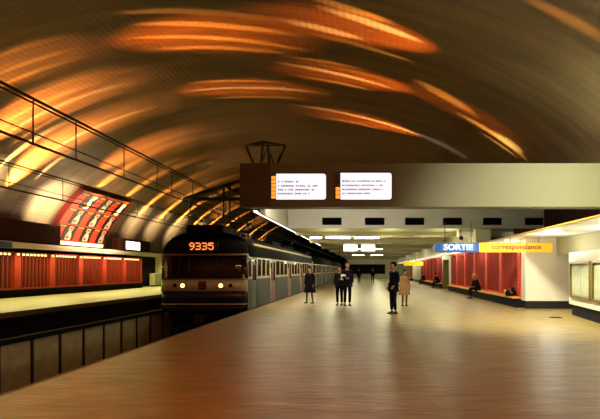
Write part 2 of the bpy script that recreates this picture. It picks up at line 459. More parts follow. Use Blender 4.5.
# cantilever arm that holds the overhead wire
ca = thing('catenary_bracket', 'black triangular bracket reaching from gantry end over the train roof', 'bracket', (-4.66, 20.5, 4.1))
q = MB().rod((0, 0, 0), (-2.1, 0, 0), .065).rod((-2.1, 0, 0), (-.35, 0, .58), .06).rod((-.35, 0, .58), (0, 0, .68), .06)
q.rod((-.62, 0, .5), (-.62, 0, -.75), .035).rod((-.4, 0, .56), (-.4, 0, -.75), .035).rod((-.62, 0, .5), (0, 0, .15), .03)
q.build('arm', M['black'], ca)
MB().rod((-1.85, 0, -.5), (-1.85, 0, 0), .025).rod((-1.85, 0, -.45), (-1.45, 0, -.33), .02).rod((-1.85, 0, -.35), (-1.85, 0, -.2), .05).build('insulator', M['black'], ca)

# platform edge light strip
ls = thing('light_strip', 'long white fluorescent strip along the platform edge beside the train', 'light', (-4.2, 20.8, 3.66))
MB().box(-.05, .05, 0, 29, 0, .05).build('tube', M['strip'], ls)
MB().box(-.09, .09, 0, 29, .05, .1).build('housing', M['black'], ls)

# concourse lamps
def lampset(x, y, w, lab, grp='transverse lamps under the concourse ceiling', z=3.6):
    t = thing('ceiling_lamp', lab, 'lamp', (x, y, z), 0, grp)
    MB().box(-w/2, w/2, -.12, .12, -.10, -.02).build('tube', M['tube'], t)
    MB().box(-w/2-.03, w/2+.03, -.14, .14, -.02, 0).build('housing', M['white'], t)
lampset(-3.3, 35.5, .7, 'short bright ceiling lamp next to the platform edge strip')
lampset(-1.9, 35.5, 1.5, 'bright ceiling lamp above the left lit notice box')
lampset(-.08, 35.5, 1.55, 'bright ceiling lamp above the right lit notice box')
lampset(-1.3, 54, 1.6, 'ceiling lamp just beyond the lit notice boxes, left one')
lampset(.6, 54, 1.6, 'ceiling lamp just beyond the lit notice boxes, right one')
lampset(-1.3, 76, 1.6, 'most distant left ceiling lamp over the platform')
lampset(1.2, 76, 1.6, 'most distant right ceiling lamp over the platform')
for x, lab in ((-1.98, 'lit white notice box hanging left of the other under the ceiling'), (-.56, 'lit white notice box hanging right of the other under the ceiling')):
    t = thing('notice_box', lab, 'sign', (x, 45, 3.0), 0, 'lit notice boxes')
    MB().box(0, 1.15, 0, .2, 0, .55).build('box_case', M['white'], t, bevel=.01)
    MB().box(.04, 1.11, -.01, 0, .04, .51).build('lit_face', M['screen2'], t)
    MB().rod((.3, .1, .55), (.3, .1, .62), .015).build('hanger', M['black'], t); MB().rod((.85, .1, .55), (.85, .1, .62), .015).build('hanger', M['black'], t)
t = thing('ceiling_duct', 'white rectangular duct box under the ceiling above the yellow sign', 'duct', (4.7, 29.2, 3.25))
MB().box(0, 2.9, 0, .5, 0, .42).build('duct_body', M['white'], t, bevel=.02)
t = thing('loudspeaker', 'small dark round loudspeaker hanging above the blue sign', 'loudspeaker', (4.65, 28.0, 3.1))
MB().ball((0, 0, 0), .11).build('speaker_body', M['black'], t); MB().rod((0, 0, .08), (0, 0, .5), .015).build('stem', M['black'], t)

# ------------------------------------------------------------------ hanging signs
s = thing('exit_sign', 'blue hanging sign with white capital letters beside the yellow sign', 'sign', (2.55, 21.4, 2.18))
MB().box(0, 1.69, 0, .12, 0, .36).build('panel', M['blue'], s)
MB().box(.25, 1.55, -.012, 0, .05, .31).build('lit_field', mat('mid_blue_field', '#2f6cc0', .5), s)
text('SORTIE', .31, 'lettering', emit('white_lit_lettering', '#ffffff', .4), s, (.9, -.02, .185), (PI/2, 0, 0), bold=.008, sx=1.12)
MB().rod((.4, .06, .36), (.4, .06, 1.2), .015).build('hanger', M['black'], s); MB().rod((1.4, .06, .36), (1.4, .06, 1.2), .015).build('hanger', M['black'], s)
s = thing('transfer_sign', 'long yellow hanging sign with orange lettering under the right canopy', 'sign', (4.25, 21.4, 2.18))
MB().box(.002, 2.8, 0, .12, 0, .36).build('panel', emit_on('yellow_lit_enamel', '#f0b60c', .25), s)
text('correspondance', .27, 'lettering', M['redtext'], s, (1.42, -.02, .2), (PI/2, 0, 0), bold=.004, sx=1.08)
MB().rod((1.2, .06, .36), (1.2, .06, .53), .015).build('hanger', M['black'], s); MB().rod((2.3, .06, .36), (2.3, .06, .53), .015).build('hanger', M['black'], s)
s = thing('distant_sign', 'small distant yellow sign over the head of the tan coated woman', 'sign', (3.9, 61, 1.98))
MB().box(0, 2.1, 0, .12, 0, .42).build('panel', emit_on('yellow_far_enamel', '#f0b60c', .8), s)
MB().rod((.5, .06, .42), (.5, .06, 1.62), .02).build('hanger', M['black'], s); MB().rod((1.3, .06, .42), (1.3, .06, 1.62), .02).build('hanger', M['black'], s)

# left canopy signs and posters
t = thing('fascia_box', 'long dark brown box above the far platform at the left edge', 'fascia', (-19.1, 20, 3.02))
MB().box(-.9, 0, 0, 14.8, .02, 1.22).build('casing', M['brown'], t, bevel=.02)
t = thing('exit_sign', 'small blue sign under the brown box at the left edge', 'sign', (-19.05, 28.0, 2.66))
MB().box(-.06, .06, 0, 1.9, 0, .35).build('panel', M['blue'], t)
MB().box(-.07, .07, 0, 1.9, .35, .37).build('rim', M['white'], t)
t = thing('station_sign', 'small white lit sign box on the far canopy right of the posters', 'sign', (-19.0, 42.6, 3.02))
MB().box(-.5, 0, 0, 6.2, 0, .95).build('case', M['brown'], t)
MB().box(0, .02, 1.4, 4.0, .12, .75).build('lit_field', M['screen2'], t)

def poster():
    t = thing('poster_board', 'curved red poster board with nine repeated bottle pictures on the vault', 'poster board', (0, 0, 0))
    y0, y1 = 36.2, 43.2; ths = [171-(171-147.3)*i/24 for i in range(25)]
    def sheet(mb, ya, yb, a, b_, off, thick=.03):
        n = max(2, int((b_-a)*24))
        rings = []
        for i in range(n+1):
            th = 171-(171-147.3)*(a+(b_-a)*i/n)
            p, q = vp(th, 0, off), vp(th, 0, off-thick)
            rings.append([(p.x, ya, p.z), (p.x, yb, p.z), (q.x, yb, q.z), (q.x, ya, q.z)])
        return mb.loft(rings, smooth=False)
    pr = mat('poster_red', '#d8401e', .5); pk = mat('poster_black', '#17110f', .5); pw = mat('poster_white', '#d8cdb8', .5); py = mat('poster_yellow', '#c9a528', .5); pt = mat('poster_tan', '#8a5a3c', .5)
    # a = 0 bottom, 1 top
    sheet(MB(), y0, y1, 0, 1, .30, .25).build('board', pr, t)
    MB2 = MB()
    sheet(MB2, y0-.12, y0, -.02, 1.02, .36, .4); sheet(MB2, y1, y1+.08, -.02, 1.02, .36, .3); sheet(MB2, y0, y1, 1.0, 1.02, .36, .3)
    MB2.build('board_frame', mat('poster_rim', '#8a2a1c', .5), t)
    sheet(MB(), y0, y1, -.02, .07, .34, .03).build('lower_light_rail', emit('poster_rail_glow', '#ffe2a0', 1.4), t)
    k, wh, ye, fi = MB(), MB(), MB(), MB()
    cw = (y1-y0)/3
    for r_ in range(3):
        for c_ in range(3):
            a0 = .08+.305*r_; ya = y0+cw*c_
            yc = ya+cw*.72; hw = cw*.31
            sheet(k, yc-hw, yc+hw, a0+.01, a0+.29, .33)
            sheet(k, ya, ya+cw*.5, a0+.235, a0+.295, .33)
            # bottle: body, shoulder, neck, head
            wh, fi, ye = MB(), MB(), MB()
            for (u0, u1, w) in ((.02, .11, .15), (.11, .15, .12), (.15, .19, .08), (.20, .27, .11)):
                sheet(wh, yc-w*cw, yc+w*cw, a0+u0, a0+u1, .35)
            wh.build('bottle_picture', pw, t)
            sheet(fi, yc-.12*cw, yc+.02*cw, a0+.05, a0+.09, .36)
            sheet(fi, yc-.07*cw, yc+.07*cw, a0+.215, a0+.25, .36)
            sheet(ye, ya+cw*.08, ya+cw*.4, a0+.25, a0+.28, .345)
            ye.build('yellow_caption', py, t); fi.build('picture_detail', pt, t)
    k.build('dark_bands', pk, t); 
poster()
# dark opening and pale pillar beyond the left bays
t = tag(MB().box(-20.2, -19.5, 53.2, 54.4, 0, 2.72).build('pillar', M['cream']), 'pale pillar in the dark opening left of the train nose', 'pillar')
t = thing('wall_cabinet', 'pale cabinet low in the dark opening beside the train nose', 'cabinet', (-19.9, 51.0, 0))
MB().box(0, .5, 0, 1.6, .1, 1.2).build('body', M['cream'], t); MB().box(.02, .46, .02, 1.58, 0, .1).build('plinth', M['black'], t); MB().box(.5, .52, .05, 1.55, .14, 1.16).build('door', M['grey'], t)

# ------------------------------------------------------------------ overhead wires
def wire_set(x, zt, zb, label, ys):
    t = thing('overhead_wire', label, 'overhead wire', (x, 4, zb))
    h = zt-zb
    MB().rod((0, 0, h), (0, 106, h), .028).rod((.02, 0, h-.09), (.02, 106, h-.09), .018).build('support_cable', M['black'], t)
    MB().rod((0, 0, 0), (0, 106, 0), .026).build('contact_wire', M['black'], t)
    MB().rod((0, 0, .2), (0, 106, .13), .013).build('auxiliary_wire', M['black'], t)
    for yy in ys: MB().rod((0, yy-4, 0), (0, yy-4, h), .014, n=5).build('dropper', M['black'], t)
wire_set(-6.1, 4.62, 3.80, 'overhead wire pair with droppers above the train track, the higher one in view', [10.2, 11.7, 14.0, 16.2, 17.4, 19.5, 22, 24, 27, 30, 34, 38, 43, 50])
wire_set(-10.9, 4.75, 3.98, 'overhead wire pair with droppers above the empty track, crossing the posters', [17, 20, 23.3, 26.5, 30, 34, 38, 43, 50])

# ------------------------------------------------------------------ the train
tr = thing('metro_train', 'dark blue commuter train with orange number display standing at platform edge', 'train', (-6.075, 20.5, -1.32))
R0 = -1.32
def Z(z): return z-R0
W = 1.60
def section(w, ztop, zs=2.06, zb=-.55, zshift=0):
    """outline of the body seen from the front, counter-clockwise from lower left"""
    pts = [(-w, Z(zb)), (w, Z(zb)), (w, Z(zs))]
    for i in range(1, 12):
        t = PI*i/12; c_, s_ = math.cos(t), math.sin(t)
        pts.append((w*math.copysign(abs(c_)**.75, c_), Z(zs)+(ztop-zs)*abs(s_)**.9))
    pts.append((-w, Z(zs)))
    return pts
def roofring(w, y, ztop, zs=2.06):
    r = [(w, y, Z(zs-.05)), (w, y, Z(zs))]
    for i in range(1, 12):
        t = PI*i/12; c_, s_ = math.cos(t), math.sin(t)
        r.append((w*math.copysign(abs(c_)**.7, c_), y, Z(zs)+(ztop-zs)*abs(s_)**.85))
    r += [(-w, y, Z(zs)), (-w, y, Z(zs-.05))]
    return r
def facering(y_at, z, w, n=16):
    """plan outline of nose at height z: x from -w..w bulging towards -y"""
    return [(w*math.copysign(abs(math.sin(PI*(i/n-.5)))**.72, i/n-.5) if i != n/2 else 0., y_at-.30*math.cos(PI*(i/n-.5))**.55 if 0 < i < n else y_at, z) for i in range(n+1)]
NY = .35
def nose_strip(name, zs, m, off=0., thick=.05, wadd=0.):
    mb = MB(); rings = []
    for z, dy, w in zs: rings.append([(p[0], p[1]-off, p[2]) for p in facering(NY+dy, Z(z), w+wadd)])
    mb.loft(rings, closed=False, caps=False)
    o = mb.build(name, m, tr); so = o.modifiers.new('s', 'SOLIDIFY'); so.thickness = thick; so.offset = -1
    return o
nose_strip('front_skirt', [(.24, .06, W-.03), (.72, .0, W)], M['train'])
nose_strip('under_bumper', [(-.55, .45, W-.25), (-.05, .25, W-.1), (.235, .12, W-.04)], M['black'])
nose_strip('front_band', [(.72, .0, W), (1.17, .02, W)], M['silver'], off=.012)
nose_strip('band_rim', [(1.14, .0, W), (1.18, .0, W)], M['pale'], off=.03)
nose_strip('windshield', [(1.18, .03, W), (2.06, .12, W)], M['wind'], off=.0, thick=.01)
nose_strip('windshield_rim', [(2.05, .10, W), (2.10, .12, W)], M['pale'], off=.02)
# pillars in the windshield
for s_ in (-1, 1):
    MB().rod((s_*(W-.03), NY-.0, Z(1.15)), (s_*(W-.03), NY+.1, Z(2.1)), .045).build('corner_pillar', M['black'], tr)
    MB().rod((s_*.5, NY-.27, Z(1.16)), (s_*.5, NY-.2, Z(2.08)), .018).build('windshield_post', M['black'], tr)
# wiper
MB().rod((.3, NY-.33, Z(1.2)), (.75, NY-.27, Z(1.75)), .012).rod((.7, NY-.28, Z(1.5)), (.82, NY-.27, Z(1.95)), .01).build('wiper', M['black'], tr)
# dome above the windshield
mb = MB(); rings = []
nd = 24
for k_, (ztop, yb, sc, wy) in enumerate(((2.10, NY+.12, 1., .30), (2.32, NY+.18, .985, .27), (2.52, NY+.3, .93, .22), (2.68, NY+.48, .82, .16), (2.78, NY+.7, .66, .1), (2.86, NY+1.05, .42, .05))):
    rings.append([(W*sc*(math.copysign(abs(math.sin(PI*(i/nd-.5)))**.75, i/nd-.5) if i != nd/2 else 0.), yb-wy*(math.cos(PI*(i/nd-.5))**.6 if 0 < i < nd else 0), Z(ztop)) for i in range(nd+1)])
    rings[-1][0] = (-W*sc, NY+1.4, Z(ztop)); rings[-1][-1] = (W*sc, NY+1.4, Z(ztop))
mb.loft(rings, closed=False, caps=False); mb.f.append(tuple(5*(nd+1)+i for i in range(nd+1))); mb.sm.append(True)
mb.build('front_dome', M['trainroof'], tr)
# number display 9335 in a 5x7 lamp matrix
G = {'9': ["01110", "10001", "10001", "01111", "00001", "00010", "01100"], '3': ["11110", "00001", "00001", "01110", "00001", "00001", "11110"], '5': ["11111", "10000", "11110", "00001", "00001", "10001", "01110"]}
MB().box(-.58, .52, NY-.24, NY+.1, Z(2.19), Z(2.56)).build('display_box', M['black'], tr)
mb = MB(); cs = .034
for j, ch in enumerate('9335'):
    for r_, row in enumerate(G[ch]):
        for c_, v in enumerate(row):
            if v == '1':
                x = -.5+j*.235+c_*cs*1.12; z = Z(2.50-r_*cs*1.1)
                mb.box(x, x+cs*.95, NY-.252, NY-.24, z-cs*.9, z)
mb.build('number_display', M['digits'], tr)
# headlights, tail lights, emblem
for x in (-.72, .68):
    MB().rod((x, NY-.33, Z(.93)), (x, NY-.2, Z(.93)), .12, n=16).build('headlight_bezel', M['black'], tr)
    MB().rod((x, NY-.345, Z(.93)), (x, NY-.3, Z(.93)), .085, n=16).build('headlight', M['head'], tr)
for x in (-1.02, 1.02):
    MB().rod((x, NY-.29, Z(.93)), (x, NY-.1, Z(.93)), .075, n=12).build('tail_light', M['black'], tr)
em = MB().box(-.14, .14, NY-.335, NY-.3, Z(.78), Z(1.07)).build('emblem', M['black'], tr)
MB().box(-.11, .11, NY-.345, NY-.33, Z(.95), Z(1.02)).box(-.11, .11, NY-.345, NY-.33, Z(.83), Z(.90)).build('emblem_bars', mat('emblem_red', '#7a2014', .4), em)
# bumper line and coupler
nose_strip('bumper_strip', [(.225, .03, W-.01), (.26, .03, W-.01)], M['silver'], off=.02, thick=.03)
MB().box(-.22, .22, NY-.7, NY+.1, Z(-.45), Z(-.15)).rod((0, NY-.7, Z(-.3)), (0, NY-.85, Z(-.3)), .13, n=12).build('coupler', M['black'], tr)
# cab interior
MB().box(-W+.08, W-.08, NY+.5, NY+.6, Z(.2), Z(1.25)).box(-1.1, 1.1, NY+.15, NY+.5, Z(1.0), Z(1.22)).build('cab_desk', M['dark'], tr)
MB().box(-W+.06, W-.06, NY+2.2, NY+2.26, Z(.0), Z(2.3)).build('cab_partition', mat('cab_partition_brown', '#4a3428', .7), tr)
# cars
CL = 24.4
def side_strip(mb, x0, x1, ya, yb, za, zb): mb.box(x0, x1, ya, yb, Z(za), Z(zb))
def car(y0, first):
    ys = 1.4 if first else 0.
    yA, yB = y0+(NY-.02 if first else .1), y0+CL
    cab = [(y0+1.15, y0+2.05)] if first else []
    doors = [(y0+5.9+5.6*i-.72, y0+5.9+5.6*i+.72) for i in range(4)] if first else [(y0+3.2+5.8*i-.72, y0+3.2+5.8*i+.72) for i in range(4)]
    mbr = MB().loft([roofring(W, yA+.3 if first else yA, 2.9), roofring(W, yB, 2.9)], closed=False, caps=False)
    o = mbr.build('roof', M['trainroof'], tr); so = o.modifiers.new('s', 'SOLIDIFY'); so.thickness = .05; so.offset = 1
    allg = sorted(cab+doors)
    for sd in (-1, 1):
        low, up = MB(), MB()
        xo, xi = sd*W, sd*(W-.06); xa, xb = min(xo, xi), max(xo, xi)
        prev = yA
        for a, b_ in allg+[(yB, yB)]:
            if b_ > a or prev < yB:
                low.box(xa, xb, prev, a, Z(.02), Z(1.15)); up.box(xa, xb, prev, a, Z(1.15), Z(1.25)); up.box(xa, xb, prev, a, Z(1.95), Z(2.08))
                # windows between prev and a
                L_ = a-prev; n = 3 if L_ > 3 else (1 if L_ > .8 else 0)
                if n == 0: up.box(xa, xb, prev, a, Z(1.25), Z(1.95))
                else:
                    pw = .16
                    for i in range(n+1):
                        yc = prev+(L_-pw)*i/n; up.box(xa, xb, yc, yc+pw, Z(1.25), Z(1.95))
                        if i < n and sd == 1:
                            wy0, wy1 = yc+pw, prev+(L_-pw)*(i+1)/n
                            MB().box(xo-.035, xo-.025, wy0, wy1, Z(1.25), Z(1.95)).build('side_window', M['glass'], tr)
            prev = b_
        low.build('side_panel', M['trainlow'], tr); up.build('window_band', M['pale'], tr)
    for a, b_ in doors:
        for h in ((a, (a+b_)/2-.02), ((a+b_)/2+.02, b_)):
            f = MB(); xo = W-.05
            f.box(xo, xo+.04, h[0], h[1], Z(.03), Z(1.0)); f.box(xo, xo+.04, h[0], h[1], Z(1.9), Z(2.06))
            f.box(xo, xo+.04, h[0], h[0]+.1, Z(1.0), Z(1.9)); f.box(xo, xo+.04, h[1]-.1, h[1], Z(1.0), Z(1.9))
            dd = f.build('door', M['door'], tr)
            MB().box(xo+.015, xo+.022, h[0]+.1, h[1]-.1, Z(1.0), Z(1.9)).build('door_window', M['glass'], dd)
    for a, b_ in doors:
        MB().box(-W, -W+.05, a, b_, Z(.03), Z(2.06)).build('door', M['door'], tr)
        # grab rails beside the doors
        MB().rod((W+.03, a-.1, Z(.5)), (W+.03, a-.1, Z(1.6)), .018).build('grab_rail', M['silver'], tr)
    for a, b_ in cab:
        f = MB(); xo = W-.05
        f.box(xo, xo+.04, a, b_, Z(.03), Z(1.1)); f.box(xo, xo+.04, a, b_, Z(1.9), Z(2.06)); f.box(xo, xo+.04, a, a+.1, Z(1.1), Z(1.9)); f.box(xo, xo+.04, b_-.1, b_, Z(1.1), Z(1.9))
        dd = f.build('cab_door', M['black'], tr); MB().box(xo+.015, xo+.022, a+.1, b_-.1, Z(1.1), Z(1.9)).build('door_window', M['glass'], dd)
        MB().box(-W, -W+.05, a, b_, Z(.03), Z(2.06)).build('cab_door', M['black'], tr)
    MB().box(-W+.05, W-.05, yA+.3, yB, Z(-.1), Z(0)).build('cabin_floor', M['dark'], tr)
    MB().box(-W+.1, W-.1, yA+.9, yB, Z(-.62), Z(-.12)).build('underframe', M['black'], tr)
    MB().box(-W+.05, W-.05, yB-.06, yB, Z(0), Z(2.5)).build('end_wall', M['int'], tr)
    MB().box(-.15, .15, yA+2.6, yB-.5, Z(2.3), Z(2.36)).build('interior_lamp', M['traintube'], tr)
    st = MB()
    yy = yA+3
    while yy < yB-2:
        st.box(-W+.1, -.5, yy, yy+.5, Z(.0), Z(.45)); st.box(-W+.1, -.5, yy+.4, yy+.5, Z(.45), Z(.98))
        st.box(.5, W-.1, yy, yy+.5, Z(.0), Z(.45)); st.box(.5, W-.1, yy+.4, yy+.5, Z(.45), Z(.98)); yy += 1.9
    st.build('seats', M['seat'], tr)
    # gutter line on the roof edge
    MB().box(W-.02, W+.03, yA+.3, yB, Z(2.06), Z(2.10)).build('gutter', M['silver'], tr)
    # wheels
    for yc in (y0+3.5, y0+CL-3.5):
        bg = MB().box(-.9, .9, yc-1.4, yc+1.4, Z(-1.0), Z(-.7)).build('bogie', M['black'], tr)
        for dy in (-1, 1):
            for sx in (-1, 1):
                MB().rod((sx*.65, yc+dy, .61), (sx*.8, yc+dy, .61), .45, n=20).build('wheel', M['black'], bg)
for i in range(3): car(i*(CL+.5), i == 0)
# roof equipment
def roofbox(x0, x1, ya, yb, z0, z1, nm='roof_box'):
    MB().box(x0, x1, ya, yb, Z(z0), Z(z1)).build(nm, M['trainroof'], tr, bevel=.08)
roofbox(-1.15, .35, 1.7, 4.0, 2.6, 3.30)
roofbox(-.7, .7, 11, 14, 2.84, 3.15); roofbox(-.7, .7, 28, 31, 2.84, 3.15)
# long pale roof conduit by the platform
MB().rod((1.52, 1.6, Z(2.50)), (1.52, 24, Z(2.50)), .06).build('roof_conduit', M['platform'], tr)
# folded pantograph
def panto(yc):
    z0 = Z(3.14); mb = MB()
    for sx in (-.45, .45):
        mb.rod((sx, yc-1.0, z0), (sx, yc+1.0, z0), .035)
        mb.rod((sx, yc-.9, z0+.05), (sx*1.5, yc+.1, z0+.42), .028)
        mb.rod((sx, yc+.9, z0+.05), (sx*1.5, yc-.1, z0+.42), .028)
        for dy in (-.9, .9): mb.rod((sx, yc+dy, z0-.3), (sx, yc+dy, z0), .06)
    for dy in (-.25, .25):
        mb.path([(-.9, yc+dy, z0+.38), (-.6, yc+dy, z0+.50), (.6, yc+dy, z0+.50), (.9, yc+dy, z0+.38)], .03)
    mb.rod((-.45, yc-1, z0), (.45, yc-1, z0), .035).rod((-.45, yc+1, z0), (.45, yc+1, z0), .035)
    mb.build('pantograph', M['black'], tr)
panto(4.9); panto(20)

# ------------------------------------------------------------------ people
def skin(chains, vox=0., extra=None):
    """chains: list of (points, radii); returns an evaluated mesh"""
    vs, es, rs = [], [], []
    idx = {}
    for pts, rad in chains:
        last = None
        for p, r_ in zip(pts, rad):
            key = tuple(round(c_, 4) for c_ in p)
            if key not in idx: idx[key] = len(vs); vs.append(p); rs.append(r_ if isinstance(r_, tuple) else (r_, r_))
            i = idx[key]
            if last is not None and i != last: es.append((last, i))
            last = i
    me = bpy.data.meshes.new('s'); me.from_pydata(vs, es, []); o = bpy.data.objects.new('s', me); C.objects.link(o)
    sk = o.modifiers.new('skin', 'SKIN'); sk.use_smooth_shade = True
    su = o.modifiers.new('sub', 'SUBSURF'); su.levels = 1; su.render_levels = 1
    for i, r_ in enumerate(rs): me.skin_vertices[0].data[i].radius = r_
    for i in range(len(rs)): me.skin_vertices[0].data[i].use_root = (i == 0)
    dg = bpy.context.evaluated_depsgraph_get(); out = bpy.data.meshes.new_from_object(o.evaluated_get(dg))
    bpy.data.objects.remove(o)
    return out
def merge(meshes, vox, name, m, parent, smooth=True):
    bm = bmesh.new()
    for me in meshes: bm.from_mesh(me)
    me = bpy.data.meshes.new(name); bm.to_mesh(me); bm.free()
    if vox:
        o = bpy.data.objects.new('t', me); C.objects.link(o); rm = o.modifiers.new('r', 'REMESH'); rm.mode = 'VOXEL'; rm.voxel_size = vox; rm.use_smooth_shade = True
        dg = bpy.context.evaluated_depsgraph_get(); me = bpy.data.meshes.new_from_object(o.evaluated_get(dg)); bpy.data.objects.remove(o); me.name = name
    for p in me.polygons: p.use_smooth = smooth
    me.materials.clear(); me.materials.append(m)
    o = bpy.data.objects.new(name, me); C.objects.link(o); o.parent = parent
    return o
def mbmesh(mb):
    me = bpy.data.meshes.new('m'); me.from_pydata(mb.v, [], mb.f); bm = bmesh.new(); bm.from_mesh(me); bmesh.ops.recalc_face_normals(bm, faces=bm.faces); bm.to_mesh(me); bm.free(); return me
SK = mat('skin_tone', '#8c5a3e', .6); 
def V(*a): return Vector(a)
def person(label, loc, rz, H, coat, legs, hair, J=None, female=False, coatlen=.0, skirt=None, group=None, tie=False, vox=.008):
    """forward is local -y; J overrides joint positions (in a 1.75 m body)"""
    t = thing('person', label, 'person', loc, rz, group)
    t.scale = (H/1.75,)*3
    j = dict(pel=V(0, 0, .95), spi=V(0, -.01, 1.12), che=V(0, 0, 1.32), nb=V(0, .01, 1.46), nk=V(0, 0, 1.53), hd=V(0, -.02, 1.635),
             shL=V(-.18, .01, 1.42), elL=V(-.23, .03, 1.13), wrL=V(-.23, -.06, .90), shR=V(.18, .01, 1.42), elR=V(.23, .03, 1.13), wrR=V(.23, -.06, .90),
             hpL=V(-.09, 0, .90), knL=V(-.10, -.02, .49), anL=V(-.10, .02, .09), hpR=V(.09, 0, .90), knR=V(.10, -.02, .49), anR=V(.10, .02, .09), look=V(0, -1, 0))
    if J: j.update({k_: Vector(v) for k_, v in J.items()})
    if female:
        for s_ in 'LR': j['sh'+s_] = j['sh'+s_].copy(); j['sh'+s_].x *= .88
    hd = j['hd']; fw = j['look'].normalized()
    # body
    parts = [skin([([j['pel'], j['spi'], j['che'], j['nb'], j['nk'], hd], [(.13, .09), (.115, .085), (.14, .095), (.075, .065), .052, .06]),
                   ([j['pel'], j['hpL'], (j['hpL']+j['knL'])/2, j['knL'], (j['knL']*.6+j['anL']*.4), j['anL']], [.12, .085, .07, .05, .052, .034]),
                   ([j['pel'], j['hpR'], (j['hpR']+j['knR'])/2, j['knR'], (j['knR']*.6+j['anR']*.4), j['anR']], [.12, .085, .07, .05, .052, .034]),
                   ]), skin([([j['che'].lerp(j['shL'], .5)+V(0, 0, .02), j['shL'], j['elL'], j['wrL']], [.06, .055, .04, .026])]), skin([([j['che'].lerp(j['shR'], .5)+V(0, 0, .02), j['shR'], j['elR'], j['wrR']], [.06, .055, .04, .026])])]
    head = MB(); side = V(-fw.y, fw.x, 0)
    rings = []
    for a in range(11):     # head from chin to crown
        u = a/10; z = -.115+.235*u
        rr = (.035, .058, .068, .073, .077, .079, .080, .078, .068, .048, .012)[a]; fwd = (.035, .03, .022, .014, .008, .002, 0, 0, 0, 0, 0)[a]
        rings.append([tuple(hd+V(0, 0, z)+fw*(fwd+rr*1.18*math.cos(2*PI*i/14))+side*(rr*.93*math.sin(2*PI*i/14))) for i in range(14)])
    head.loft(rings)
    head.loft([[tuple(hd+fw*(.085+.002*k_)+V(0, 0, .02-.045*k_)+fw*dx_*(.35+.65*k_)+side*sx_*(.35+.65*k_)) for dx_, sx_ in ((.026, 0), (0, .014), (-.02, 0), (0, -.014))] for k_ in (0, .5, 1)])
    for s_ in (-1, 1):
        c_ = hd+side*.078*s_-fw*.005; head.ball(tuple(c_), .014, .022, .03, n=8, m=6)
    parts.append(mbmesh(head))
    # hands with five fingers
    for s_, sg in (('L', -1), ('R', 1)):
        w = j['wr'+s_]; d_ = (w-j['el'+s_]).normalized(); lat = d_.cross(V(sg, 0, 0)); lat = lat.normalized() if lat.length > .2 else V(0, -1, 0)
        pn = d_.cross(lat).normalized()*sg*-1
        palm = w+d_*.075
        parts.append(skin([([w-d_*.02, w+d_*.04, palm], [.024, (.034, .018), (.038, .017)])]))
        for q in range(4):
            b0 = palm+lat*(.027-.018*q); ln = (.072, .08, .074, .058)[q]
            parts.append(skin([([b0-d_*.02, b0+d_*ln*.45, b0+d_*ln*.8+pn*.012, b0+d_*ln+pn*.03], [.0105, .0095, .009, .008])]))
        parts.append(skin([([w+d_*.025+lat*.012, w+d_*.05+lat*.042, w+d_*.085+lat*.055+pn*.01], [.013, .011, .009])]))
    body = merge(parts, vox, 'body', SK, t)
    # face details
    e = MB()
    for s_ in (-1, 1): e.ball(tuple(hd+fw*.083+side*.030*s_+V(0, 0, .012)), .010, n=8, m=6)
    e.build('eyes', M['black'], t)
    mo = MB(); c_ = hd+fw*.088+V(0, 0, -.062)
    mo.rod(tuple(c_-side*.022), tuple(c_+side*.022), .006).build('mouth', mat('lips', '#8a4438', .6), t)
    # hair
    h = MB(); k_ = 1.0
    hc = hd-fw*.014+V(0, 0, .035)
    rings = []
    zz0 = -.09 if female else -.05
    for a in range(9):
        u = a/8; z = zz0+(.105-zz0)*u
        rr = .099*math.sqrt(max(.02, 1-max(0, z/.11)**2.4)); rings.append([tuple(hc+V(0, 0, z)-fw*(.012 if u < .5 else .0)+fw*(min(rr*1.1*math.cos(2*PI*i/16), (.03 if z < .012 else .2)))+side*(rr*math.sin(2*PI*i/16))) for i in range(16)])
    h.loft(rings); h.build('hair', hair, t)
    # coat
    g = .026
    lo = j['pel']+V(0, 0, -.10)
    cc = [([lo, j['pel'], j['spi'], j['che'], j['nb']], [(.195, .15), (.19, .145), (.18, .14), (.2, .145), (.10, .09)])]
    cm = [skin(cc)]
    for s_ in 'LR': cm.append(skin([([j['che'].lerp(j['sh'+s_], .35)+V(0, 0, .01), j['sh'+s_], (j['sh'+s_]+j['el'+s_])/2, j['el'+s_], j['wr'+s_]], [.10, .092, .08, .07, .056])]))
    if coatlen:
        cr = MB(); rr = []
        for u in (0, .25, .5, .75, 1):
            z = 1.08+(coatlen-1.08)*u; fl = 1 if coatlen < .7 else .3; wx, wy = .195+.11*u*fl, .15+.09*u*fl
            rr.append([(wx*math.cos(2*PI*i/18)*(1+.03*math.sin(5*2*PI*i/18)), wy*math.sin(2*PI*i/18), z) for i in range(18)])
        cr.loft(rr); cm.append(mbmesh(cr))
    merge(cm, .014, 'coat', coat, t)
    if tie:
        MB().prism([(-.05, 1.44), (0, 1.22), (.05, 1.44)], 'y', -.137, -.10).build('shirt', mat('shirt_white', '#b8b4a8', .7), t)
    # trousers or stockings
    if not female:
        tc_ = [([j['pel'], j['hpL'], (j['hpL']+j['knL'])/2, j['knL'], j['anL']+(j['knL']-j['anL'])*.08], [.135, .105, .088, .072, .062]),
               ([j['pel'], j['hpR'], (j['hpR']+j['knR'])/2, j['knR'], j['anR']+(j['knR']-j['anR'])*.08], [.135, .105, .088, .072, .062])]
    else:
        tc_ = [([j['pel'], j['hpL'], j['knL'], (j['knL']+j['anL'])/2, j['anL']], [.10, .09, .058, .056, .04]), ([j['pel'], j['hpR'], j['knR'], (j['knR']+j['anR'])/2, j['anR']], [.10, .09, .058, .056, .04])]
    merge([skin(tc_)], .014, 'trousers' if not (female and coatlen) else 'stockings', legs, t)
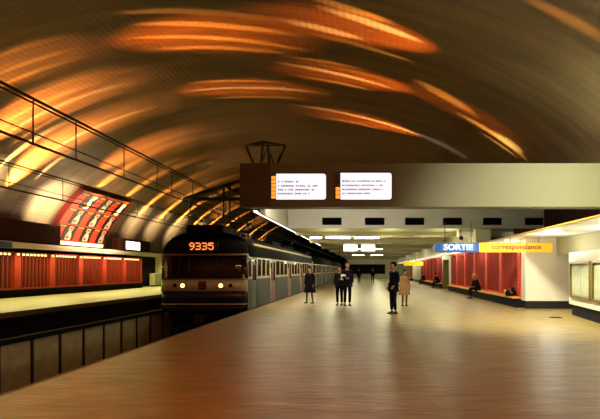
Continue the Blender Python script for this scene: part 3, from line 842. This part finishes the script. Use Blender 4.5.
    for s_ in 'LR':
        a = j['an'+s_]; fd = j.get('foot'+s_, V(0, -1, 0)); fd = Vector(fd).normalized(); dn = V(0, 0, -1) if abs(fd.z) < .5 else V(0, -1, 0)
        rings = []
        for u, w, hh in ((-.07, .03, .05), (-.05, .04, .10), (.02, .042, .10), (.09, .048, .06), (.15, .045, .045), (.19, .02, .025)):
            c_ = a+fd*u+dn*.085; sd = fd.cross(dn).normalized()
            rings.append([tuple(c_+sd*w*x_-dn*hh*z_) for x_, z_ in ((-1, 0), (1, 0), (1, .6), (.5, 1), (-.5, 1), (-1, .6))])
        MB().loft(rings, smooth=True).build('shoe', M['black'], t)
    return t
cN = mat('dark_navy_wool', '#0a0b12', .95, noise=.1, spec=.1); cB = mat('black_wool', '#08080b', .95, spec=.1); cT = mat('tan_wool', '#846238', .9, noise=.08); cG = mat('charcoal_wool', '#0b0c12', .95, spec=.1)
cY = mat('ochre_cloth', '#a89030', .9); cR = mat('rust_cloth', '#6e3420', .9); stk = mat('dark_stocking', '#5a3c2c', .8)
hD = mat('dark_hair', '#080605', .95, spec=.1); hB = mat('brown_hair', '#20120c', .95, spec=.1); hF = mat('fair_hair', '#b87838', .7)
# man alone, in profile to the left
person('man in dark suit standing alone mid platform facing left toward the train', (.87, 19.1, 0), math.radians(-62), 1.76, cN, cG, hD,
       J=dict(elL=(-.24, .06, 1.14), wrL=(-.21, -.07, .94), elR=(.23, .06, 1.14), wrR=(.2, -.10, .96), knL=(-.09, -.03, .49), anL=(-.11, .0, .09)), coatlen=.76)
person('dark-haired woman in tan coat standing behind the lone man in the dark suit', (1.52, 23.3, 0), math.radians(20), 1.50, cT, stk, hD, female=True, coatlen=.55)
person('woman in dark knee-length coat standing alone beside the train', (-2.62, 25.2, 0), math.radians(-25), 1.64, cB, stk, hD, female=True, coatlen=.52,
       J=dict(anL=(-.19, .02, .09), knL=(-.14, -.02, .49), anR=(.16, .02, .09), knR=(.13, -.02, .49)))
person('brown-haired man in dark coat and trousers, taller right one of the pair', (-.86, 23.3, 0), math.radians(20), 1.83, cN, cG, hB,
       J=dict(elL=(-.22, .02, 1.15), wrL=(-.12, -.2, 1.12), elR=(.21, .03, 1.13), wrR=(.19, -.06, .9)), coatlen=.78)
p2 = person('man in dark suit holding a white paper, shorter left one of the pair', (-1.20, 23.62, 0), math.radians(-15), 1.66, cB, cG, hB,
       J=dict(elR=(.21, .0, 1.13), wrR=(.12, -.22, 1.16), elL=(-.21, .02, 1.13), wrL=(-.2, -.06, .9)), coatlen=.8)
pp = MB().box(-.1, .1, -.012, .012, -.12, .12).build('paper', mat('white_sheet', '#fffaf0', .7)); pp.location = (-1.02, 23.17, 1.2); pp.rotation_euler = (.3, 0, .1)
tag(pp, 'small white folded paper held by the shorter man of the pair', 'paper')
seatJ = dict(pel=(0, 0, .52), spi=(0, -.02, .70), che=(0, -.10, .88), nb=(0, -.17, 1.0), nk=(0, -.2, 1.07), hd=(0, -.25, 1.16), look=(0, -.9, -.3),
             shL=(-.18, -.15, .97), elL=(-.22, -.22, .72), wrL=(-.08, -.42, .66), shR=(.18, -.15, .97), elR=(.22, -.22, .72), wrR=(.08, -.42, .66),
             hpL=(-.09, -.02, .5), knL=(-.10, -.44, .52), anL=(-.10, -.42, .09), hpR=(.09, -.02, .5), knR=(.10, -.44, .52), anR=(.10, -.46, .09))
person('hunched person with fair hair in dark clothes sitting on the bench', (5.82, 29.6, 0), math.radians(-80), 1.75, cG, cB, hF, J=seatJ)
lieJ = dict(pel=(0, .1, .56), spi=(0, .28, .57), che=(0, .48, .60), nb=(0, .62, .66), nk=(0, .68, .70), hd=(0, .78, .74), look=(0, -.5, .3),
            shL=(-.17, .57, .62), elL=(-.2, .34, .60), wrL=(-.06, .14, .72), shR=(.17, .57, .62), elR=(.2, .34, .60), wrR=(.06, .14, .72),
            hpL=(-.09, .05, .56), knL=(-.1, -.36, .60), anL=(-.12, -.42, .13), hpR=(.09, .05, .56), knR=(.08, -.36, .72), anR=(.06, -.18, .52))
person('person in dark coat and yellowish trousers reclining on the bench, one leg down', (5.86, 23.35, 0), math.radians(180), 1.6, cB, cY, hD, J=lieJ)
for (x, y, lab) in ((5.85, 46.6, 'distant dark figure sitting on the bench just past the doorway'), (5.85, 58, 'farthest dark figure sitting on the bench')):
    person(lab, (x, y, 0), math.radians(-80), 1.7, cB, cB, hD, J=seatJ, vox=.014)
person('small distant dark figure standing at the far end, left one', (-1.0, 62, 0), math.radians(170), 1.7, cB, cB, hD, vox=.014)
person('small distant dark figure standing at the far end, right one', (.55, 66, 0), math.radians(10), 1.7, cB, cB, hD, vox=.014)
# driver
person('train driver in dark clothes seated behind the windshield', (-6.0, 21.75, -.12), 0, 1.7, cN, cG, hD, J=dict(seatJ, spi=(0, 0, .80), pel=(0, 0, .6), che=(0, 0, 1.0), nb=(0, 0, 1.15), nk=(0, 0, 1.22), hd=(0, -.02, 1.32), look=(0, -1, 0), shL=(-.18, 0, 1.12), shR=(.18, 0, 1.12), elL=(-.25, -.1, .9), elR=(.25, -.1, .9), wrL=(-.2, -.36, .98), wrR=(.2, -.36, .98), hpL=(-.09, 0, .6), hpR=(.09, 0, .6)))

# ------------------------------------------------------------------ lights
# floodlights standing on the canopies graze the ribbed vault in narrow transverse fans
def fan(th0, th1, y, yaw, side, power, col, width=.5, blend=1.):
    L = Vector((-18.4, y, 4.7)) if side == 'L' else Vector((6.0, y, 5.9))
    a, b_ = vp(th0, y)-L, vp(th1, y)-L
    a.normalize(); b_.normalize(); mid = (a+b_).normalized()
    ang = a.angle(b_)*1.25
    dist = (vp((th0+th1)/2, y)-L).length
    l = bpy.data.lights.new('floodlight', 'SPOT'); l.energy = power; l.color = srgb(col)[:3]; l.spot_size = ang; l.spot_blend = blend; l.shadow_soft_size = .03
    o = bpy.data.objects.new('floodlight', l); C.objects.link(o); o.location = L
    z = -mid; yv = Vector((0, 1, 0)); x = yv.cross(z).normalized(); yv = z.cross(x)
    o.matrix_world = Matrix.Translation(L) @ Matrix.Rotation(0, 4, 'X') @ Matrix(((x.x, yv.x, z.x, 0), (x.y, yv.y, z.y, 0), (x.z, yv.z, z.z, 0), (0, 0, 0, 1))) @ Matrix.Rotation(math.radians(yaw), 4, 'Z')
    o.scale = (1, min(1, math.tan(width*1.25/2/dist)/math.tan(ang/2)), 1)
    return o
OR, YO = '#ffa848', '#ffd088'
F = 15.0
FW = 5.0
fans = [
 (104, 78, 22.9, -24, 'L', 2600, OR, .42), (101, 79, 21.7, -20, 'L', 3000, OR, .5), (102, 82, 23.9, -16, 'L', 2000, OR, .4), (102, 80, 20.6, -16, 'L', 900, OR, .5),
 (81, 69, 21.4, -34, 'R', 1100, YO, .5), (76, 61, 20.2, -34, 'R', 1400, YO, .5), (77, 65, 19.4, -34, 'R', 900, OR, .45), (78, 62, 22.4, -24, 'R', 400, OR, .4),
 (84, 64, 26.2, -26, 'R', 1100, YO, .42), (82, 68, 27.4, -20, 'R', 800, OR, .35), (82, 70, 24.8, -10, 'R', 500, OR, .35), (80, 66, 25.4, -14, 'R', 450, OR, .3),
 (103, 78, 29.2, -6, 'L', 2400, YO, .4), (101, 84, 28.1, -8, 'L', 1500, OR, .35), (100, 81, 30.7, -4, 'L', 1400, OR, .4),
 (83, 57, 33.0, -20, 'R', 1100, YO, .45), (80, 66, 34.4, -14, 'R', 700, OR, .4),
 (128, 112, 23.1, 0, 'L', 500, OR, .35), (126, 112, 22.3, 0, 'L', 350, OR, .35), (124, 110, 21.2, 0, 'L', 200, OR, .35),
 (138, 111, 26.6, 0, 'L', 650, YO, .35), (135, 113, 25.7, 0, 'L', 500, OR, .35), (134, 112, 24.8, 0, 'L', 300, OR, .35),
 (139, 112, 30.4, 0, 'L', 600, YO, .4), (148, 128, 28.4, 0, 'L', 450, YO, .5), (140, 118, 27.6, 0, 'L', 300, OR, .35), (148, 134, 31.6, 0, 'L', 260, YO, .4),
 (63, 46, 25.4, -45, 'L', 4200, OR, .7), (52, 34, 27.3, -18, 'L', 7000, '#ffc060', .6), (44, 36, 27.2, -12, 'L', 8000, '#ffe090', .9), (46, 36, 28.2, -10, 'L', 4000, '#ffc070', .4),
 (52, 40, 15.5, 0, 'L', 2600, OR, .6), (60, 44, 33.4, -10, 'L', 1700, '#c4ccd8', .9),
 (136, 112, 37, 0, 'L', 250, OR, .6), (136, 118, 41, 0, 'L', 250, OR, .5),
]
for f in fans: fan(*f[:5], f[5]*F, *f[6:])
# wide soft fans of the same floodlight rows
for th0, th1, y, side, p, wd in ((106, 77, 22.6, 'L', 4600, 4.0), (84, 60, 20.8, 'R', 2100, 3.2), (84, 62, 26.2, 'R', 1900, 3.0), (105, 77, 29.2, 'L', 3200, 3.0), (84, 58, 33.4, 'R', 1600, 3.),
                               (132, 108, 22.4, 'L', 1100, 3.2), (142, 108, 26., 'L', 2400, 3.6), (152, 112, 30., 'L', 2600, 3.6), (66, 36, 26.2, 'L', 3400, 2.6), (138, 110, 36, 'L', 1500, 4)):
    fan(th0, th1, y, -20 if th0 < 108 else 0, side, p*FW, '#ff7824' if th0 < 108 else '#ff9a50', wd*.9)
for i, y in enumerate((38, 42.5, 47, 51.5, 56, 61, 66, 72, 79, 87, 96)):
    fan(153, 112, y, 0, 'L', 900*FW, '#ffa648', 1.6)
def wash(x, y, z, tx, ty, tz, power, col, size=70):
    l = bpy.data.lights.new('vault_wash', 'SPOT'); l.energy = power; l.color = srgb(col)[:3]; l.spot_size = math.radians(size); l.spot_blend = 1; l.shadow_soft_size = .1
    o = bpy.data.objects.new('vault_wash', l); C.objects.link(o); o.location = (x, y, z)
    o.rotation_euler = (Vector((tx, ty, tz))-Vector((x, y, z))).to_track_quat('-Z', 'Y').to_euler()
for i, yy in enumerate((27, 33.5, 46.5, 51, 56, 62, 69, 77, 87, 98)):
    wash(-17.4, yy, 4.4, -19.8, yy+.8, 6.0, 2200 if i < 2 else 1000, '#ffe8c4', 90)
for yy, p in ((21, 200), (29, 420), (38, 500), (50, 800), (64, 900), (82, 900)): wash(-17.5, yy, 4.7, -14.5, yy, 11, p, '#ffb068', 84)
for yy, p in ((29, 500), (37, 1300), (45, 1500)): wash(-17.5, yy, 4.7, -6, yy, 11, p, '#ffc890', 62)  # added washes that lift the dark crown of the vault
# added fill light that brightens the poster from below
area('poster_fill', (-17.2, 39.7, 3.3), (-19.8, 39.7, 5.0), .3, 6.5, 300, '#ffd0a0')
# general glow: added warm fill over the near platform, no fixture there
area('hall_fill', (-2, 3, 8.6), (-2, 8, 0), 5, 3, 400, '#ff9048')
for yy in (22, 32, 42, 52): area('platform_light', (-18.9, yy, 2.68), (-17.0, yy, 0), .3, 9, 250, '#f8f090')
for yy in (24, 32, 40): area('strip_lamp', (-4.1, yy, 3.62), (-3.4, yy, 0), .2, 7, 110, '#ffe8b8')
for yy, p in ((35.5, 420), (54, 420), (76, 420), (95, 300)):
    area('concourse_lamp', (.5, yy, 3.35), (.5, yy, 0), 6, .6, p*.2, '#ecf0b8')
def add_fill(x, y, z, p, col):  # added point fills without fixtures, brightening ceiling, canopy and booth corner
    l = bpy.data.lights.new('point_fill', 'POINT'); l.energy = p; l.color = srgb(col)[:3]; l.shadow_soft_size = .25
    o = bpy.data.objects.new('point_fill', l); C.objects.link(o); o.location = (x, y, z)
for yy in (29.6, 34.8, 43, 53, 64, 76, 90, 101):
    for xx in (-2, 1.2, 4.2): add_fill(xx, yy, 2.75, 52, '#f2eebc')
for yy in (14, 21, 28, 37, 48, 60, 73, 88): area('canopy_lamp', (5.75, yy, 2.6), (6.5, yy, .9), .2, 6, 26, '#fff6d8')
for yy in (13, 19): add_fill(6.2, yy, 2.2, 45, '#fffae8')
for yy in (10, 16, 22.5, 30, 38, 48, 60, 75): add_fill(6.0 if yy > 22 else 7.2, yy, 2.35, 6 if yy > 22 else 95, '#fffae8')
area('cab_lamp', (-6.075, 22.3, 2.2), (-6.075, 22.0, 1), 1.5, .2, 14, '#ffb890')
area('platform_light', (7.4, 13, 6.0), (7.4, 20, 4.4), 1.6, .5, 230, '#e8ecc0', 1.5)  # added unseen light, shaped to brighten the gantry front towards the right
area('platform_light', (1.5, 13, 6.8), (6.8, 17.5, .8), 1, 2, 520, '#f4f2dc', 1.6)  # added overhead fill for the booth face
area('bulkhead_fill', (-1.2, 21.6, 4.1), (-1.2, 28, 4.1), 4.5, .3, 330, '#f0ead8')  # added fill hidden behind the gantry, lightens the left of the bulkhead

w = bpy.data.worlds.new('world'); bpy.context.scene.world = w; w.use_nodes = True
w.node_tree.nodes['Background'].inputs[0].default_value = (1, .62, .34, 1); w.node_tree.nodes['Background'].inputs[1].default_value = .04

cam = bpy.data.cameras.new('camera'); cam.sensor_width = 36; cam.lens = 33.6; cam.shift_x = -68/600; cam.shift_y = 60.5/600; cam.clip_end = 400
co = bpy.data.objects.new('camera', cam); C.objects.link(co); co.location = (0, 0, 1.5); co.rotation_euler = (PI/2, 0, 0)
sc = bpy.context.scene; sc.camera = co
sc.view_settings.view_transform = 'Standard'; sc.view_settings.look = 'None'; sc.view_settings.gamma = 1; sc.view_settings.exposure = .5
sc.cycles.use_denoising = True; sc.cycles.max_bounces = 6; sc.cycles.sample_clamp_indirect = 4
